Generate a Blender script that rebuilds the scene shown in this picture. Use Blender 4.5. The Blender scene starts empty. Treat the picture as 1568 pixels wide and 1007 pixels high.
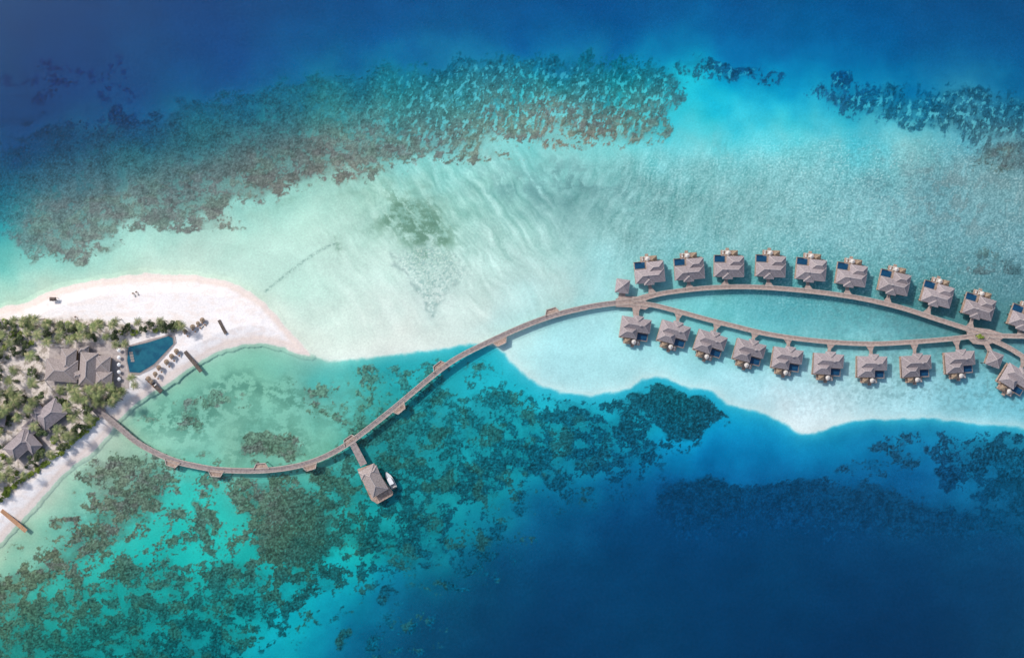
import bpy, math, random
import numpy as np
from mathutils import Vector, Matrix

S = 0.30      # metres per map unit (map is 1568 x 1007 units)
H = 420.0     # drone altitude
random.seed(5)
RNG = np.random.RandomState(11)
scene = bpy.context.scene

def W(px, py, z=0.0):
    k = S * (H - z) / H
    return Vector(((px - 784.0) * k, (503.5 - py) * k, z))

# ------------------------------------------------------------------ materials
def s2l(c):
    c = np.asarray(c, dtype=np.float64) / 255.0
    return np.where(c <= 0.04045, c / 12.92, ((c + 0.055) / 1.055) ** 2.4)

ILL = 1.09
def col(r, g, b, k=1.0):
    l = s2l((r, g, b)) / ILL * k
    return (min(float(l[0]), .9), min(float(l[1]), .9), min(float(l[2]), .9), 1)

def mat(name, c, c2=None, scale=1.0, rough=0.85, spec=0.2, detail=4, stretch=None, obj_random=0.0, bump=0.0, coords='Object', coat=None, lohi=(0.35, 0.65)):
    m = bpy.data.materials.new(name); m.use_nodes = True
    nt = m.node_tree; b = nt.nodes['Principled BSDF']
    b.inputs['Roughness'].default_value = rough
    b.inputs['Specular IOR Level'].default_value = spec
    if c2 is None:
        c2 = (c[0]*.75, c[1]*.75, c[2]*.75, 1)
    tc = nt.nodes.new('ShaderNodeTexCoord')
    mp = nt.nodes.new('ShaderNodeMapping')
    if stretch: mp.inputs['Scale'].default_value = stretch
    nz = nt.nodes.new('ShaderNodeTexNoise'); nz.inputs['Scale'].default_value = scale; nz.inputs['Detail'].default_value = detail
    rp = nt.nodes.new('ShaderNodeValToRGB')
    rp.color_ramp.elements[0].position = lohi[0]; rp.color_ramp.elements[1].position = lohi[1]
    rp.color_ramp.elements[0].color = c; rp.color_ramp.elements[1].color = c2
    nt.links.new(tc.outputs[coords], mp.inputs['Vector']); nt.links.new(mp.outputs[0], nz.inputs['Vector'])
    nt.links.new(nz.outputs['Fac'], rp.inputs[0])
    out = rp.outputs[0]
    if obj_random > 0:
        oi = nt.nodes.new('ShaderNodeObjectInfo')
        hs = nt.nodes.new('ShaderNodeHueSaturation')
        mr = nt.nodes.new('ShaderNodeMapRange')
        mr.inputs['To Min'].default_value = 1 - obj_random; mr.inputs['To Max'].default_value = 1 + obj_random
        nt.links.new(oi.outputs['Random'], mr.inputs['Value'])
        nt.links.new(mr.outputs[0], hs.inputs['Value'])
        nt.links.new(out, hs.inputs['Color']); out = hs.outputs[0]
    nt.links.new(out, b.inputs['Base Color'])
    if bump > 0:
        bp = nt.nodes.new('ShaderNodeBump'); bp.inputs['Distance'].default_value = bump
        nt.links.new(nz.outputs['Fac'], bp.inputs['Height']); nt.links.new(bp.outputs[0], b.inputs['Normal'])
    return m

M_ROOF = mat('roof_shingle', col(166,155,156), col(136,126,128), scale=1.6, stretch=(1,1,3), obj_random=.12, bump=.08)
M_ROOF2 = mat('roof_shingle_brown', col(178,165,160), col(146,134,130), scale=1.6, stretch=(1,1,3), obj_random=.1, bump=.08)
M_RIDGE = mat('roof_ridge', col(188,178,176), col(164,154,153), scale=3)
M_WALL = mat('villa_wall', col(170,150,130), scale=1)
M_GLASS = mat('window_glass', col(30,45,55), col(22,32,40), scale=1, rough=.15, spec=.5)
M_DECK = mat('timber_deck', col(190,166,150), col(150,128,116), scale=1.2, stretch=(1,1,1), obj_random=.08)
M_WALK = mat('boardwalk_planks', col(166,154,150), col(138,126,124), scale=.9)
M_WALKV = mat('boardwalk_planks_tan', col(184,164,154), col(156,138,130), scale=.9)
M_BEAM = mat('boardwalk_edge_beam', col(196,182,172), col(168,154,146), scale=1.0)
M_PILE = mat('timber_pile', col(90,82,76), scale=1)
M_PIERD = mat('dark_timber', col(118,104,96), col(88,78,72), scale=1.5)
M_PIERL = mat('pale_timber', col(200,156,122), col(174,132,102), scale=1.5)
M_POOLV = mat('plunge_pool_water', col(26,78,112), col(16,60,94), scale=.8, rough=.08, spec=.5)
M_POOLR = mat('pool_rim', col(160,150,144), scale=2)
M_WHITE = mat('white_gelcoat', (.8,.8,.8,1), (.72,.73,.74,1), scale=2, rough=.35, spec=.4)
M_CUSH = mat('cushion_fabric', (.62,.58,.54,1), (.5,.46,.42,1), scale=3)
M_TEAK = mat('teak', col(150,110,80), col(120,86,62), scale=3)
M_THATCH = mat('thatch', col(170,150,128), col(120,102,88), scale=3, bump=.06)
M_TRUNK = mat('palm_trunk', col(130,115,98), col(95,84,72), scale=2)
M_PALM = mat('palm_frond', col(150,156,104), col(92,108,68), scale=.55, obj_random=.3, detail=3)
M_PALM2 = mat('palm_frond_dry', col(184,176,132), col(128,128,90), scale=.6, obj_random=.25, detail=3)
M_LEAF = mat('broad_leaf', col(118,128,86), col(62,80,54), scale=.5, obj_random=.35, detail=3)
M_LEAFB = mat('sea_lettuce_leaf', col(152,166,70), col(100,126,50), scale=.5, obj_random=.15, detail=3)
M_PAVE = mat('pale_paving', col(196,184,178), col(170,158,154), scale=.7)
M_FLOORW = mat('pool_mosaic', col(30,106,124), col(18,84,108), scale=.35, rough=.08, spec=.5)

# ------------------------------------------------------------------ mesh helper
class MB:
    def __init__(s): s.v=[]; s.f=[]; s.m=[]
    def face(s, pts, mi=0):
        i=len(s.v); s.v += [tuple(p) for p in pts]; s.f.append(tuple(range(i,i+len(pts)))); s.m.append(mi)
    def box(s, x0,x1,y0,y1,z0,z1, mi=0):
        s.prism([(x0,y0),(x1,y0),(x1,y1),(x0,y1)], z0, z1, mi)
    def prism(s, poly, z0, z1, mi=0, ms=None):
        a=0
        for i in range(len(poly)):
            x,y=poly[i]; X,Y=poly[(i+1)%len(poly)]; a+=x*Y-X*y
        if a<0: poly=poly[::-1]
        n=len(poly); i=len(s.v)
        s.v += [(p[0],p[1],z0) for p in poly] + [(p[0],p[1],z1) for p in poly]
        s.f.append(tuple(i+n+k for k in range(n))); s.m.append(mi)
        s.f.append(tuple(i+n-1-k for k in range(n))); s.m.append(mi)
        for k in range(n):
            k2=(k+1)%n
            s.f.append((i+k,i+k2,i+n+k2,i+n+k)); s.m.append(mi if ms is None else ms)
    def bar(s, a, b, w, h, mi=0):
        a=Vector(a); b=Vector(b); d=(b-a); 
        if d.length<1e-5: return
        d.normalize(); up=Vector((0,0,1)) if abs(d.z)<.95 else Vector((1,0,0))
        r=d.cross(up).normalized()*w/2; u=r.cross(d).normalized()*h/2
        P=[a-r-u,a+r-u,a+r+u,a-r+u,b-r-u,b+r-u,b+r+u,b-r+u]
        i=len(s.v); s.v+=[tuple(p) for p in P]
        for f in [(0,1,2,3),(7,6,5,4),(0,4,5,1),(1,5,6,2),(2,6,7,3),(3,7,4,0)]:
            s.f.append(tuple(i+k for k in f)); s.m.append(mi)
    def cyl(s, x,y,z0,z1,r0,r1,n=6,mi=0,dx=0,dy=0):
        i=len(s.v)
        for k in range(n):
            a=2*math.pi*k/n; s.v.append((x+r0*math.cos(a),y+r0*math.sin(a),z0))
        for k in range(n):
            a=2*math.pi*k/n; s.v.append((x+dx+r1*math.cos(a),y+dy+r1*math.sin(a),z1))
        for k in range(n):
            k2=(k+1)%n; s.f.append((i+k,i+k2,i+n+k2,i+n+k)); s.m.append(mi)
        s.f.append(tuple(i+n+k for k in range(n))); s.m.append(mi)
    def hip(s, x0,x1,y0,y1,z0,z1, mi=0, cap=None, ovr=1.0):
        w=x1-x0; h=y1-y0
        if w>=h: r=h/2*ovr; A=(x0+r,(y0+y1)/2,z1); B=(x1-r,(y0+y1)/2,z1)
        else: r=w/2*ovr; A=((x0+x1)/2,y0+r,z1); B=((x0+x1)/2,y1-r,z1)
        c=[(x0,y0,z0),(x1,y0,z0),(x1,y1,z0),(x0,y1,z0)]
        if w>=h:
            fs=[[c[0],c[1],B,A],[c[1],c[2],B],[c[2],c[3],A,B],[c[3],c[0],A]]
            hips=[(c[0],A),(c[3],A),(c[1],B),(c[2],B),(A,B)]
        else:
            fs=[[c[0],c[1],A],[c[1],c[2],B,A],[c[2],c[3],B],[c[3],c[0],A,B]]
            hips=[(c[0],A),(c[1],A),(c[2],B),(c[3],B),(A,B)]
        for f in fs: s.face(f,mi)
        s.face([c[3],c[2],c[1],c[0]],mi)
        # fascia
        for a,b in ((c[0],c[1]),(c[1],c[2]),(c[2],c[3]),(c[3],c[0])):
            s.bar((a[0],a[1],a[2]-.1),(b[0],b[1],b[2]-.1),.12,.2,mi if cap is None else cap)
        if cap is not None:
            for a,b in hips:
                s.bar((a[0],a[1],a[2]+.05),(b[0],b[1],b[2]+.05),.28,.12,cap)
    def mesh(s, name, mats, smooth=False):
        me=bpy.data.meshes.new(name); me.from_pydata(s.v,[],s.f); 
        for m in mats: me.materials.append(m)
        me.polygons.foreach_set('material_index', s.m)
        if smooth: me.polygons.foreach_set('use_smooth',[True]*len(s.f))
        me.update(); return me

def obj(name, me, parent=None, loc=(0,0,0), rz=0, sc=1):
    o=bpy.data.objects.new(name, me); scene.collection.objects.link(o)
    o.location=loc; o.rotation_euler=(0,0,rz)
    o.scale=(sc,sc,sc) if not hasattr(sc,'__len__') else sc
    if parent: o.parent=parent
    return o

# ------------------------------------------------------------------ noise
class Perlin:
    def __init__(s, seed):
        r=np.random.RandomState(seed); a=r.rand(256,256)*2*np.pi
        s.gx=np.cos(a).astype(np.float32); s.gy=np.sin(a).astype(np.float32)
    def __call__(s,x,y):
        xf=np.floor(x); yf=np.floor(y); xi=xf.astype(np.int32)&255; yi=yf.astype(np.int32)&255
        x=(x-xf).astype(np.float32); y=(y-yf).astype(np.float32); x1=(xi+1)&255; y1=(yi+1)&255
        u=x*x*x*(x*(x*6-15)+10); v=y*y*y*(y*(y*6-15)+10)
        n00=s.gx[xi,yi]*x+s.gy[xi,yi]*y; n10=s.gx[x1,yi]*(x-1)+s.gy[x1,yi]*y
        n01=s.gx[xi,y1]*x+s.gy[xi,y1]*(y-1); n11=s.gx[x1,y1]*(x-1)+s.gy[x1,y1]*(y-1)
        a=n00+u*(n10-n00); b=n01+u*(n11-n01)
        return a+v*(b-a)
_seed=[100]
def fbm(x,y,oct=4,gain=.5):
    _seed[0]+=7; out=0; a=1; f=1
    for i in range(oct):
        out=out+a*Perlin(_seed[0]+i)(x*f+i*17.3,y*f+i*9.1); a*=gain; f*=2.03
    return out/np.sqrt(sum((gain**i)**2 for i in range(oct)))   # std about .25
def unif(n): return 1/(1+np.exp(-1.7*n/(n.std()+1e-6)))
def ss(a,b,x):
    t=np.clip((x-a)/(b-a),0,1); return t*t*(3-2*t)

# ------------------------------------------------------------------ control fields (map units)
north = {
 -80:[(0,(14,60,106)),(400,(8,64,116)),(800,(6,72,126)),(1200,(6,74,128)),(1568,(10,68,118))],
 0:[(0,(13,66,117)),(200,(10,66,121)),(400,(6,72,129)),(600,(4,80,139)),(800,(4,84,143)),(1000,(4,88,147)),(1200,(4,88,145)),(1400,(6,82,139)),(1568,(10,76,129))],
 80:[(0,(9,64,115)),(200,(7,70,125)),(400,(4,80,139)),(600,(2,94,151)),(800,(2,100,157)),(950,(2,105,161)),(1100,(2,112,170)),(1200,(2,106,165)),(1400,(4,94,152)),(1568,(8,86,141))],
 130:[(0,(6,63,115)),(200,(5,69,125)),(350,(6,82,138)),(450,(8,107,150)),(600,(15,140,168)),(800,(20,168,192)),(950,(20,172,195)),(1040,(20,186,212)),(1100,(0,165,207)),(1200,(0,148,195)),(1300,(4,132,182)),(1400,(5,118,168)),(1568,(10,106,156))],
 180:[(0,(6,64,117)),(100,(6,69,121)),(200,(8,84,132)),(300,(16,112,145)),(400,(34,140,158)),(500,(55,155,165)),(600,(65,170,178)),(750,(95,198,205)),(900,(105,206,212)),(1040,(62,200,216)),(1100,(50,200,218)),(1200,(55,195,215)),(1300,(50,182,206)),(1400,(70,174,195)),(1500,(65,158,184)),(1568,(50,142,172))],
 240:[(0,(6,76,124)),(60,(12,88,130)),(150,(34,116,138)),(250,(65,140,152)),(350,(95,162,166)),(450,(112,176,174)),(550,(122,190,186)),(650,(134,210,207)),(750,(148,216,213)),(850,(144,212,210)),(950,(130,206,207)),(1050,(124,204,210)),(1150,(119,204,212)),(1250,(124,199,206)),(1400,(124,190,196)),(1500,(117,174,184)),(1568,(105,154,164))],
 300:[(0,(18,122,150)),(60,(48,136,150)),(130,(95,155,160)),(200,(110,170,170)),(300,(120,182,177)),(380,(140,202,194)),(450,(157,210,198)),(550,(168,214,201)),(650,(155,205,194)),(750,(152,208,200)),(850,(126,180,180)),(950,(130,187,188)),(1050,(124,182,184)),(1150,(129,189,193)),(1250,(129,189,195)),(1350,(117,177,186)),(1450,(112,167,177)),(1568,(117,164,172))],
 350:[(0,(50,158,165)),(60,(110,175,175)),(150,(135,198,192)),(250,(160,214,203)),(350,(180,223,210)),(450,(188,226,213)),(550,(188,224,213)),(650,(154,200,188)),(720,(167,212,204)),(850,(154,202,199)),(950,(142,192,192)),(1050,(130,186,188)),(1150,(132,190,194)),(1250,(132,190,196)),(1350,(134,190,197)),(1450,(117,172,182)),(1568,(112,164,174))],
 400:[(0,(100,187,180)),(80,(140,207,197)),(160,(167,216,203)),(260,(194,224,212)),(350,(194,226,215)),(450,(192,226,215)),(550,(198,228,218)),(650,(180,215,207)),(750,(189,222,216)),(850,(174,215,212)),(920,(157,210,211)),(1000,(132,197,204)),(1100,(117,187,194)),(1250,(107,177,186)),(1400,(107,170,179)),(1568,(104,154,166))],
 440:[(0,(160,214,198)),(60,(182,219,204)),(450,(194,229,217)),(550,(204,230,221)),(650,(207,228,224)),(750,(198,224,219)),(850,(184,218,216)),(950,(154,215,220)),(1100,(107,185,189)),(1250,(94,172,181)),(1400,(84,154,162)),(1568,(90,144,156))],
 480:[(450,(207,232,222)),(550,(214,233,225)),(650,(210,228,223)),(750,(205,227,223)),(850,(170,223,226)),(950,(164,221,227)),(1020,(132,212,219)),(1100,(110,200,208)),(1200,(98,184,195)),(1300,(100,177,186)),(1400,(88,154,163)),(1480,(78,137,145)),(1568,(87,142,153))],
 530:[(480,(220,235,226)),(600,(226,232,226)),(700,(214,231,226)),(800,(180,226,228)),(900,(172,226,232)),(1000,(158,222,230)),(1100,(133,208,216)),(1200,(124,199,209)),(1300,(123,193,202)),(1400,(113,181,192)),(1568,(100,160,173))],
 570:[(500,(222,232,224)),(700,(212,230,226)),(850,(174,226,233)),(950,(172,226,233)),(1050,(162,224,233)),(1150,(165,219,230)),(1250,(171,216,227)),(1400,(155,209,220)),(1568,(114,184,200))],
 640:[(850,(178,228,234)),(950,(178,228,234)),(1080,(168,223,234)),(1150,(178,220,231)),(1225,(210,228,235)),(1300,(195,224,232)),(1400,(148,210,225)),(1568,(114,194,213))],
}
south = {
 500:[(250,(130,190,165)),(500,(90,190,180)),(700,(30,175,190)),(900,(20,180,200)),(1200,(10,175,210))],
 560:[(260,(128,192,168)),(350,(138,204,181)),(400,(128,198,176)),(450,(108,188,175)),(520,(68,188,186)),(600,(42,180,188)),(700,(32,178,194)),(780,(28,184,202))],
 600:[(240,(128,195,173)),(320,(124,186,167)),(400,(133,198,176)),(480,(110,184,171)),(560,(66,178,175)),(650,(34,175,185)),(720,(26,178,195)),(800,(20,180,200)),(900,(18,184,208)),(1000,(16,172,202)),(1100,(0,168,210))],
 650:[(160,(190,205,185)),(220,(140,200,178)),(300,(130,196,178)),(400,(118,186,168)),(470,(122,192,174)),(550,(70,176,170)),(600,(38,168,173)),(700,(26,168,184)),(800,(20,174,190)),(900,(16,176,199)),(1000,(8,162,196)),(1100,(0,154,204)),(1200,(0,147,204)),(1300,(0,144,196)),(1400,(12,138,186)),(1500,(18,142,188)),(1568,(36,158,194))],
 700:[(100,(190,205,185)),(200,(150,198,177)),(260,(136,201,183)),(350,(130,195,174)),(430,(122,188,168)),(500,(100,182,164)),(560,(46,170,171)),(620,(24,166,176)),(700,(18,168,182)),(800,(16,168,186)),(900,(10,150,181)),(1000,(2,124,170)),(1080,(0,122,180)),(1200,(0,116,174)),(1300,(5,113,168)),(1400,(8,100,156)),(1500,(12,118,168)),(1568,(14,126,172))],
 750:[(60,(185,205,186)),(120,(158,206,184)),(180,(128,198,181)),(250,(76,196,184)),(320,(54,199,188)),(400,(78,178,166)),(470,(72,174,162)),(540,(30,168,170)),(620,(20,165,174)),(700,(18,162,175)),(780,(11,145,167)),(850,(6,118,156)),(930,(3,98,145)),(1000,(2,84,135)),(1100,(2,87,142)),(1200,(4,86,140)),(1300,(6,86,138)),(1400,(8,87,139)),(1500,(12,110,160)),(1568,(14,106,156))],
 800:[(0,(190,205,184)),(50,(158,206,182)),(120,(118,194,178)),(200,(62,194,182)),(300,(42,196,184)),(400,(46,178,167)),(480,(42,174,167)),(560,(18,170,172)),(640,(14,162,171)),(720,(11,137,158)),(800,(7,104,142)),(900,(3,80,126)),(1000,(2,66,113)),(1100,(2,67,115)),(1250,(4,68,115)),(1400,(8,74,117)),(1500,(8,80,124)),(1568,(10,86,131))],
 850:[(0,(168,204,178)),(60,(120,187,167)),(140,(60,187,174)),(220,(30,186,178)),(300,(28,189,182)),(400,(24,176,171)),(480,(18,172,170)),(560,(12,169,173)),(640,(8,134,154)),(720,(6,104,135)),(800,(4,80,121)),(900,(2,67,111)),(1000,(2,63,108)),(1200,(3,62,106)),(1400,(6,64,107)),(1568,(10,70,113))],
 900:[(0,(120,185,164)),(60,(70,184,168)),(140,(32,179,170)),(220,(20,178,173)),(300,(17,179,175)),(400,(13,174,178)),(460,(10,182,192)),(540,(6,158,180)),(600,(4,126,157)),(680,(5,88,121)),(760,(4,71,109)),(900,(3,63,106)),(1200,(3,60,103)),(1568,(10,64,105))],
 950:[(0,(58,170,156)),(80,(28,171,162)),(160,(18,169,165)),(240,(12,166,167)),(340,(10,170,173)),(430,(6,173,187)),(500,(4,150,175)),(560,(3,110,145)),(640,(5,80,115)),(760,(4,65,104)),(1000,(3,60,102)),(1568,(9,61,100))],
 1010:[(0,(30,156,149)),(80,(18,158,155)),(200,(10,155,157)),(340,(8,158,166)),(420,(6,162,180)),(500,(2,120,155)),(600,(4,80,117)),(700,(4,65,103)),(1000,(3,59,101)),(1568,(9,59,97))],
 1100:[(0,(10,120,135)),(300,(5,110,135)),(600,(4,64,102)),(1000,(3,55,97)),(1568,(8,54,93))],
}
coral_pts=[(0,260,(8,68,98)),(0,330,(40,112,126)),(100,215,(8,58,92)),(250,185,(9,66,96)),(400,148,(8,82,110)),(550,128,(12,92,114)),(700,108,(10,92,118)),(850,103,(10,94,120)),(1000,108,(12,100,120)),(1130,105,(6,75,118)),
(50,350,(98,126,126)),(120,300,(86,112,116)),(200,290,(84,108,112)),(300,270,(84,106,110)),(380,255,(88,98,98)),(490,230,(94,102,100)),(550,215,(100,122,118)),(650,200,(86,112,112)),(760,170,(94,124,118)),(850,170,(104,122,116)),(930,175,(100,108,102)),(1000,180,(94,124,120)),(300,200,(24,88,104)),(200,230,(28,86,102)),(500,165,(44,112,116)),(600,150,(40,114,120)),(700,150,(44,116,120)),(850,135,(30,112,120)),(950,135,(30,112,120)),
(1350,150,(8,86,122)),(1450,165,(14,84,116)),(1568,180,(28,86,112)),(1540,230,(80,104,110)),(1400,300,(90,136,141)),(1200,300,(96,146,146)),
(650,620,(20,110,118)),(800,620,(14,100,114)),(900,640,(10,84,106)),(1050,610,(14,84,98)),(1080,640,(14,76,96)),(700,700,(14,90,100)),(600,700,(26,96,98)),(560,620,(66,122,110)),(450,680,(88,116,100)),(300,635,(92,140,124)),(420,820,(72,94,82)),(480,860,(32,84,80)),(400,780,(82,106,92)),(560,800,(18,88,90)),(700,780,(9,80,96)),(850,720,(6,80,104)),(1000,740,(4,66,102)),(1000,800,(3,63,106)),(1200,745,(5,64,103)),(1200,800,(4,64,109)),(1400,765,(9,66,103)),(1450,830,(7,68,110)),(1540,720,(8,72,102)),(1460,730,(8,62,98)),(200,780,(90,104,90)),(100,860,(90,104,86)),(20,920,(82,104,84)),(200,940,(28,94,90)),(350,930,(15,92,94)),(100,980,(22,94,88)),(600,930,(5,84,110)),(280,990,(8,84,88)),(180,178,(5,52,96)),(1295,122,(4,74,120))]

step=4.0
cu=np.arange(-200,1780,step); cv=np.arange(-200,1220,step)
CU,CV=np.meshgrid(cu,cv)
def rbf(pts):
    P=np.array([[p[0],p[1]] for p in pts],float); C=np.array([p[2] for p in pts],float)
    D=np.sqrt(((P[:,None]-P[None])**2).sum(-1)+14**2)
    A=-D; n=len(P)
    K=np.zeros((n+1,n+1)); K[:n,:n]=A+np.eye(n)*0.5; K[:n,n]=1; K[n,:n]=1
    w=np.linalg.solve(K,np.vstack([C,np.zeros((1,3))]))
    Q=np.stack([np.clip(CU,-60,1630).ravel(),np.clip(CV,-80,1090).ravel()],1)
    out=np.zeros((len(Q),3))
    for i in range(0,len(Q),20000):
        q=Q[i:i+20000]; d=np.sqrt(((q[:,None]-P[None])**2).sum(-1)+14**2)
        out[i:i+20000]=-d@w[:n]+w[n]
    return np.clip(out,0,255).reshape(CU.shape+(3,)).astype(np.float32)
f_north=rbf([(x,y,c) for y,r in north.items() for x,c in r])
f_south=rbf([(x,y,c) for y,r in south.items() for x,c in r])
f_coral=rbf(coral_pts)

def sdf(poly):      # positive inside
    d=np.full(CU.shape,1e9); ins=np.zeros(CU.shape,bool); n=len(poly)
    for i in range(n):
        ax,ay=poly[i]; bx,by=poly[(i+1)%n]; ex,ey=bx-ax,by-ay
        t=np.clip(((CU-ax)*ex+(CV-ay)*ey)/(ex*ex+ey*ey+1e-9),0,1)
        d=np.minimum(d,(CU-ax-t*ex)**2+(CV-ay-t*ey)**2)
        if ay!=by:
            c=((ay>CV)!=(by>CV))&(CU<(bx-ax)*(CV-ay)/(by-ay)+ax); ins^=c
    d=np.sqrt(d); return np.where(ins,d,-d).astype(np.float32)
def polyseg(pts):   # distance to polyline
    d=np.full(CU.shape,1e9)
    for (ax,ay),(bx,by) in zip(pts[:-1],pts[1:]):
        ex,ey=bx-ax,by-ay
        t=np.clip(((CU-ax)*ex+(CV-ay)*ey)/(ex*ex+ey*ey+1e-9),0,1)
        d=np.minimum(d,(CU-ax-t*ex)**2+(CV-ay-t*ey)**2)
    return np.sqrt(d).astype(np.float32)

BAR=[(-300,600),(0,600),(200,560),(400,500),(465,541),(500,550),(530,552),(560,547),(600,541),(650,537),(700,530),(745,528),(768,538),(785,556),(805,575),(830,590),(860,601),(900,606),(940,604),(965,597),(980,584),(1000,577),(1020,578),(1045,590),(1075,594),(1095,599),(1115,615),(1150,628),(1190,643),(1225,661),(1260,657),(1330,644),(1400,640),(1480,645),(1568,657),(1800,690),(1800,-400),(-300,-400)]
LAND=[(-300,500),(-100,480),(0,472),(30,464),(60,453),(100,440),(160,426),(230,418),(300,421),(350,431),(385,445),(405,460),(422,480),(438,500),(452,518),(470,538),(478,548),(455,543),(430,534),(400,527),(370,529),(335,540),(305,552),(280,566),(262,580),(240,594),(215,612),(196,626),(180,642),(168,664),(145,692),(110,718),(85,738),(55,770),(30,800),(0,832),(-100,900),(-300,1000)]
VEG=[(-300,520),(-100,495),(0,487),(60,486),(150,492),(282,494),(284,506),(268,512),(200,520),(192,560),(196,590),(190,605),(160,625),(150,645),(120,675),(80,705),(40,735),(0,768),(-100,840),(-300,960)]
RIM=[(-200,290),(0,234),(60,218),(130,203),(200,187),(300,163),(400,140),(500,124),(600,110),(700,98),(800,92),(900,92),(1000,97),(1026,118),(1032,160),(1010,205),(940,208),(880,198),(800,206),(730,222),(650,232),(590,243),(520,264),(450,282),(400,293),(350,305),(290,325),(200,348),(130,368),(60,387),(35,380),(10,330),(-200,380)]
REEFR=[(1240,142),(1330,134),(1450,140),(1700,150),(1700,240),(1560,228),(1500,208),(1400,188),(1300,168)]
SREEF=[(570,640),(600,600),(660,580),(760,590),(830,612),(900,622),(985,606),(1010,640),(1030,690),(960,722),(900,738),(820,742),(760,765),(690,800),(640,860),(560,880),(520,820),(505,740),(560,690)]
SPATCH=[(978,606),(1000,588),(1030,584),(1050,604),(1062,596),(1090,600),(1106,630),(1082,664),(1035,668),(1000,655),(970,635)]
DEEPR=[(1010,745),(1060,738),(1120,745),(1180,742),(1250,758),(1330,742),(1400,760),(1460,785),(1520,790),(1700,800),(1700,860),(1500,850),(1400,840),(1200,830),(1020,830)]
SWB=[(140,705),(190,690),(240,700),(258,750),(245,785),(190,815),(120,870),(60,905),(0,955),(-200,1040),(-200,960),(0,890),(70,858),(150,790),(130,740)]
LL=[(-200,1000),(0,955),(130,885),(260,862),(400,850),(530,870),(510,915),(430,940),(390,1000),(360,1200),(-200,1200)]
RR=[(1435,680),(1500,665),(1700,650),(1700,830),(1500,810),(1490,745),(1445,705)]

cov=np.zeros(CU.shape,np.float32)
def addp(poly,c,f):
    global cov; cov=np.maximum(cov,c*ss(-f,f,sdf(poly)))
def adde(x,y,rx,ry,c,a=0,soft=.35):
    global cov; ca,sa=math.cos(math.radians(a)),math.sin(math.radians(a))
    dx=CU-x; dy=CV-y; r=np.sqrt(((dx*ca+dy*sa)/rx)**2+((-dx*sa+dy*ca)/ry)**2)
    cov=np.maximum(cov,c*ss(1+soft,1-soft,r))
s_bar=sdf(BAR); s_land=sdf(LAND); s_veg=sdf(VEG); s_rim=sdf(RIM)
cov=np.maximum(cov,.90*ss(-26,26,s_rim)); addp(REEFR,.72,18); addp(SREEF,.68,28); addp(SPATCH,.98,8)
cov=np.maximum(cov,1.0*ss(-14,18,sdf(DEEPR))*ss(840,775,CV-.02*(CU-1000)))
addp(SWB,.8,18); addp(LL,.68,26); addp(RR,.74,20)
LAG=[(540,560),(740,560),(830,605),(1000,600),(1110,640),(1030,700),(950,760),(760,800),(640,880),(520,940),(380,1010),(-200,1200),(-200,950),(100,820),(180,690),(420,720),(520,700)]
addp(LAG,.27,30)
for e in [(450,812,66,62,1.0),(395,765,40,30,.85),(412,678,42,20,.9,10),(300,632,70,24,.42,-10),(490,600,40,15,.4),(313,802,16,30,1.0,-10),(182,178,17,17,1.1),(1295,122,13,14,1.1),(1122,107,42,11,.9,-5),(1300,150,60,12,.6,10),(1458,732,19,18,1.1),(595,922,13,12,1.1),(190,888,9,9,1.1),(525,982,12,12,1.1),(105,800,30,14,.6),
          (1390,690,45,22,.5),(640,850,40,26,.6),(760,840,60,30,.4),(500,730,30,20,.7),(560,745,30,50,.7),(1060,110,30,20,.4),(60,215,70,14,.6,-15),(60,120,60,30,.22),(170,120,60,30,.15),(1225,750,60,14,.95),(1080,760,70,26,1.),(640,700,90,60,.76),
          (210,735,40,30,.8),(20,180,60,12,.4,-10),(1510,430,60,40,.3),(1540,240,50,22,.6,15),(620,970,60,40,.25),(700,880,60,30,.3),(800,690,50,30,.8),(900,660,60,34,.82),(520,620,50,30,.3),(590,580,50,20,.35),
          (560,262,60,16,.4,-8),(300,345,70,14,.4,-8),(130,385,60,12,.4,-8),(720,238,60,12,.35),(860,212,50,12,.4),(1180,120,30,10,.35),(1340,720,50,18,.35),(1420,800,90,26,.8,8)]:
    adde(*e)
# smooth bathymetry derived on the coarse sheet
def blur(A,n):
    for _ in range(n):
        A=(A+np.roll(A,1,0)+np.roll(A,-1,0)+np.roll(A,1,1)+np.roll(A,-1,1))/5
    return A
L_=f_south.mean(-1)+(f_north.mean(-1)-f_south.mean(-1))*ss(-30,6,s_bar)
zc=blur(-.35-5.0*np.clip(1-L_/200,0,1)**1.3,14).astype(np.float32)

# fine resolution sheet
def lines(a,b,st,ext):
    inner=np.arange(a,b+st,st); out=[];g=st*2;x=0
    while x<ext: x+=g; g*=1.28; out.append(x)
    out=np.array(out); return np.concatenate([(a-out)[::-1],inner,inner[-1]+out])
gu=lines(-40,1610,1.2,70000); gv=lines(-40,1050,1.2,70000)
U,V=np.meshgrid(gu,gv); nv,nu=U.shape; U=U.ravel(); V=V.ravel()
Uc=np.clip(U,-150,1720); Vc=np.clip(V,-150,1160)
def samp(F,u,v):
    x=np.clip((u-cu[0])/step,0,len(cu)-1.001); y=np.clip((v-cv[0])/step,0,len(cv)-1.001)
    xi=x.astype(np.int32); yi=y.astype(np.int32); fx=(x-xi).astype(np.float32); fy=(y-yi).astype(np.float32)
    if F.ndim==3: fx=fx[:,None]; fy=fy[:,None]
    return (F[yi,xi]*(1-fx)+F[yi,xi+1]*fx)*(1-fy)+(F[yi+1,xi]*(1-fx)+F[yi+1,xi+1]*fx)*fy

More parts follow.
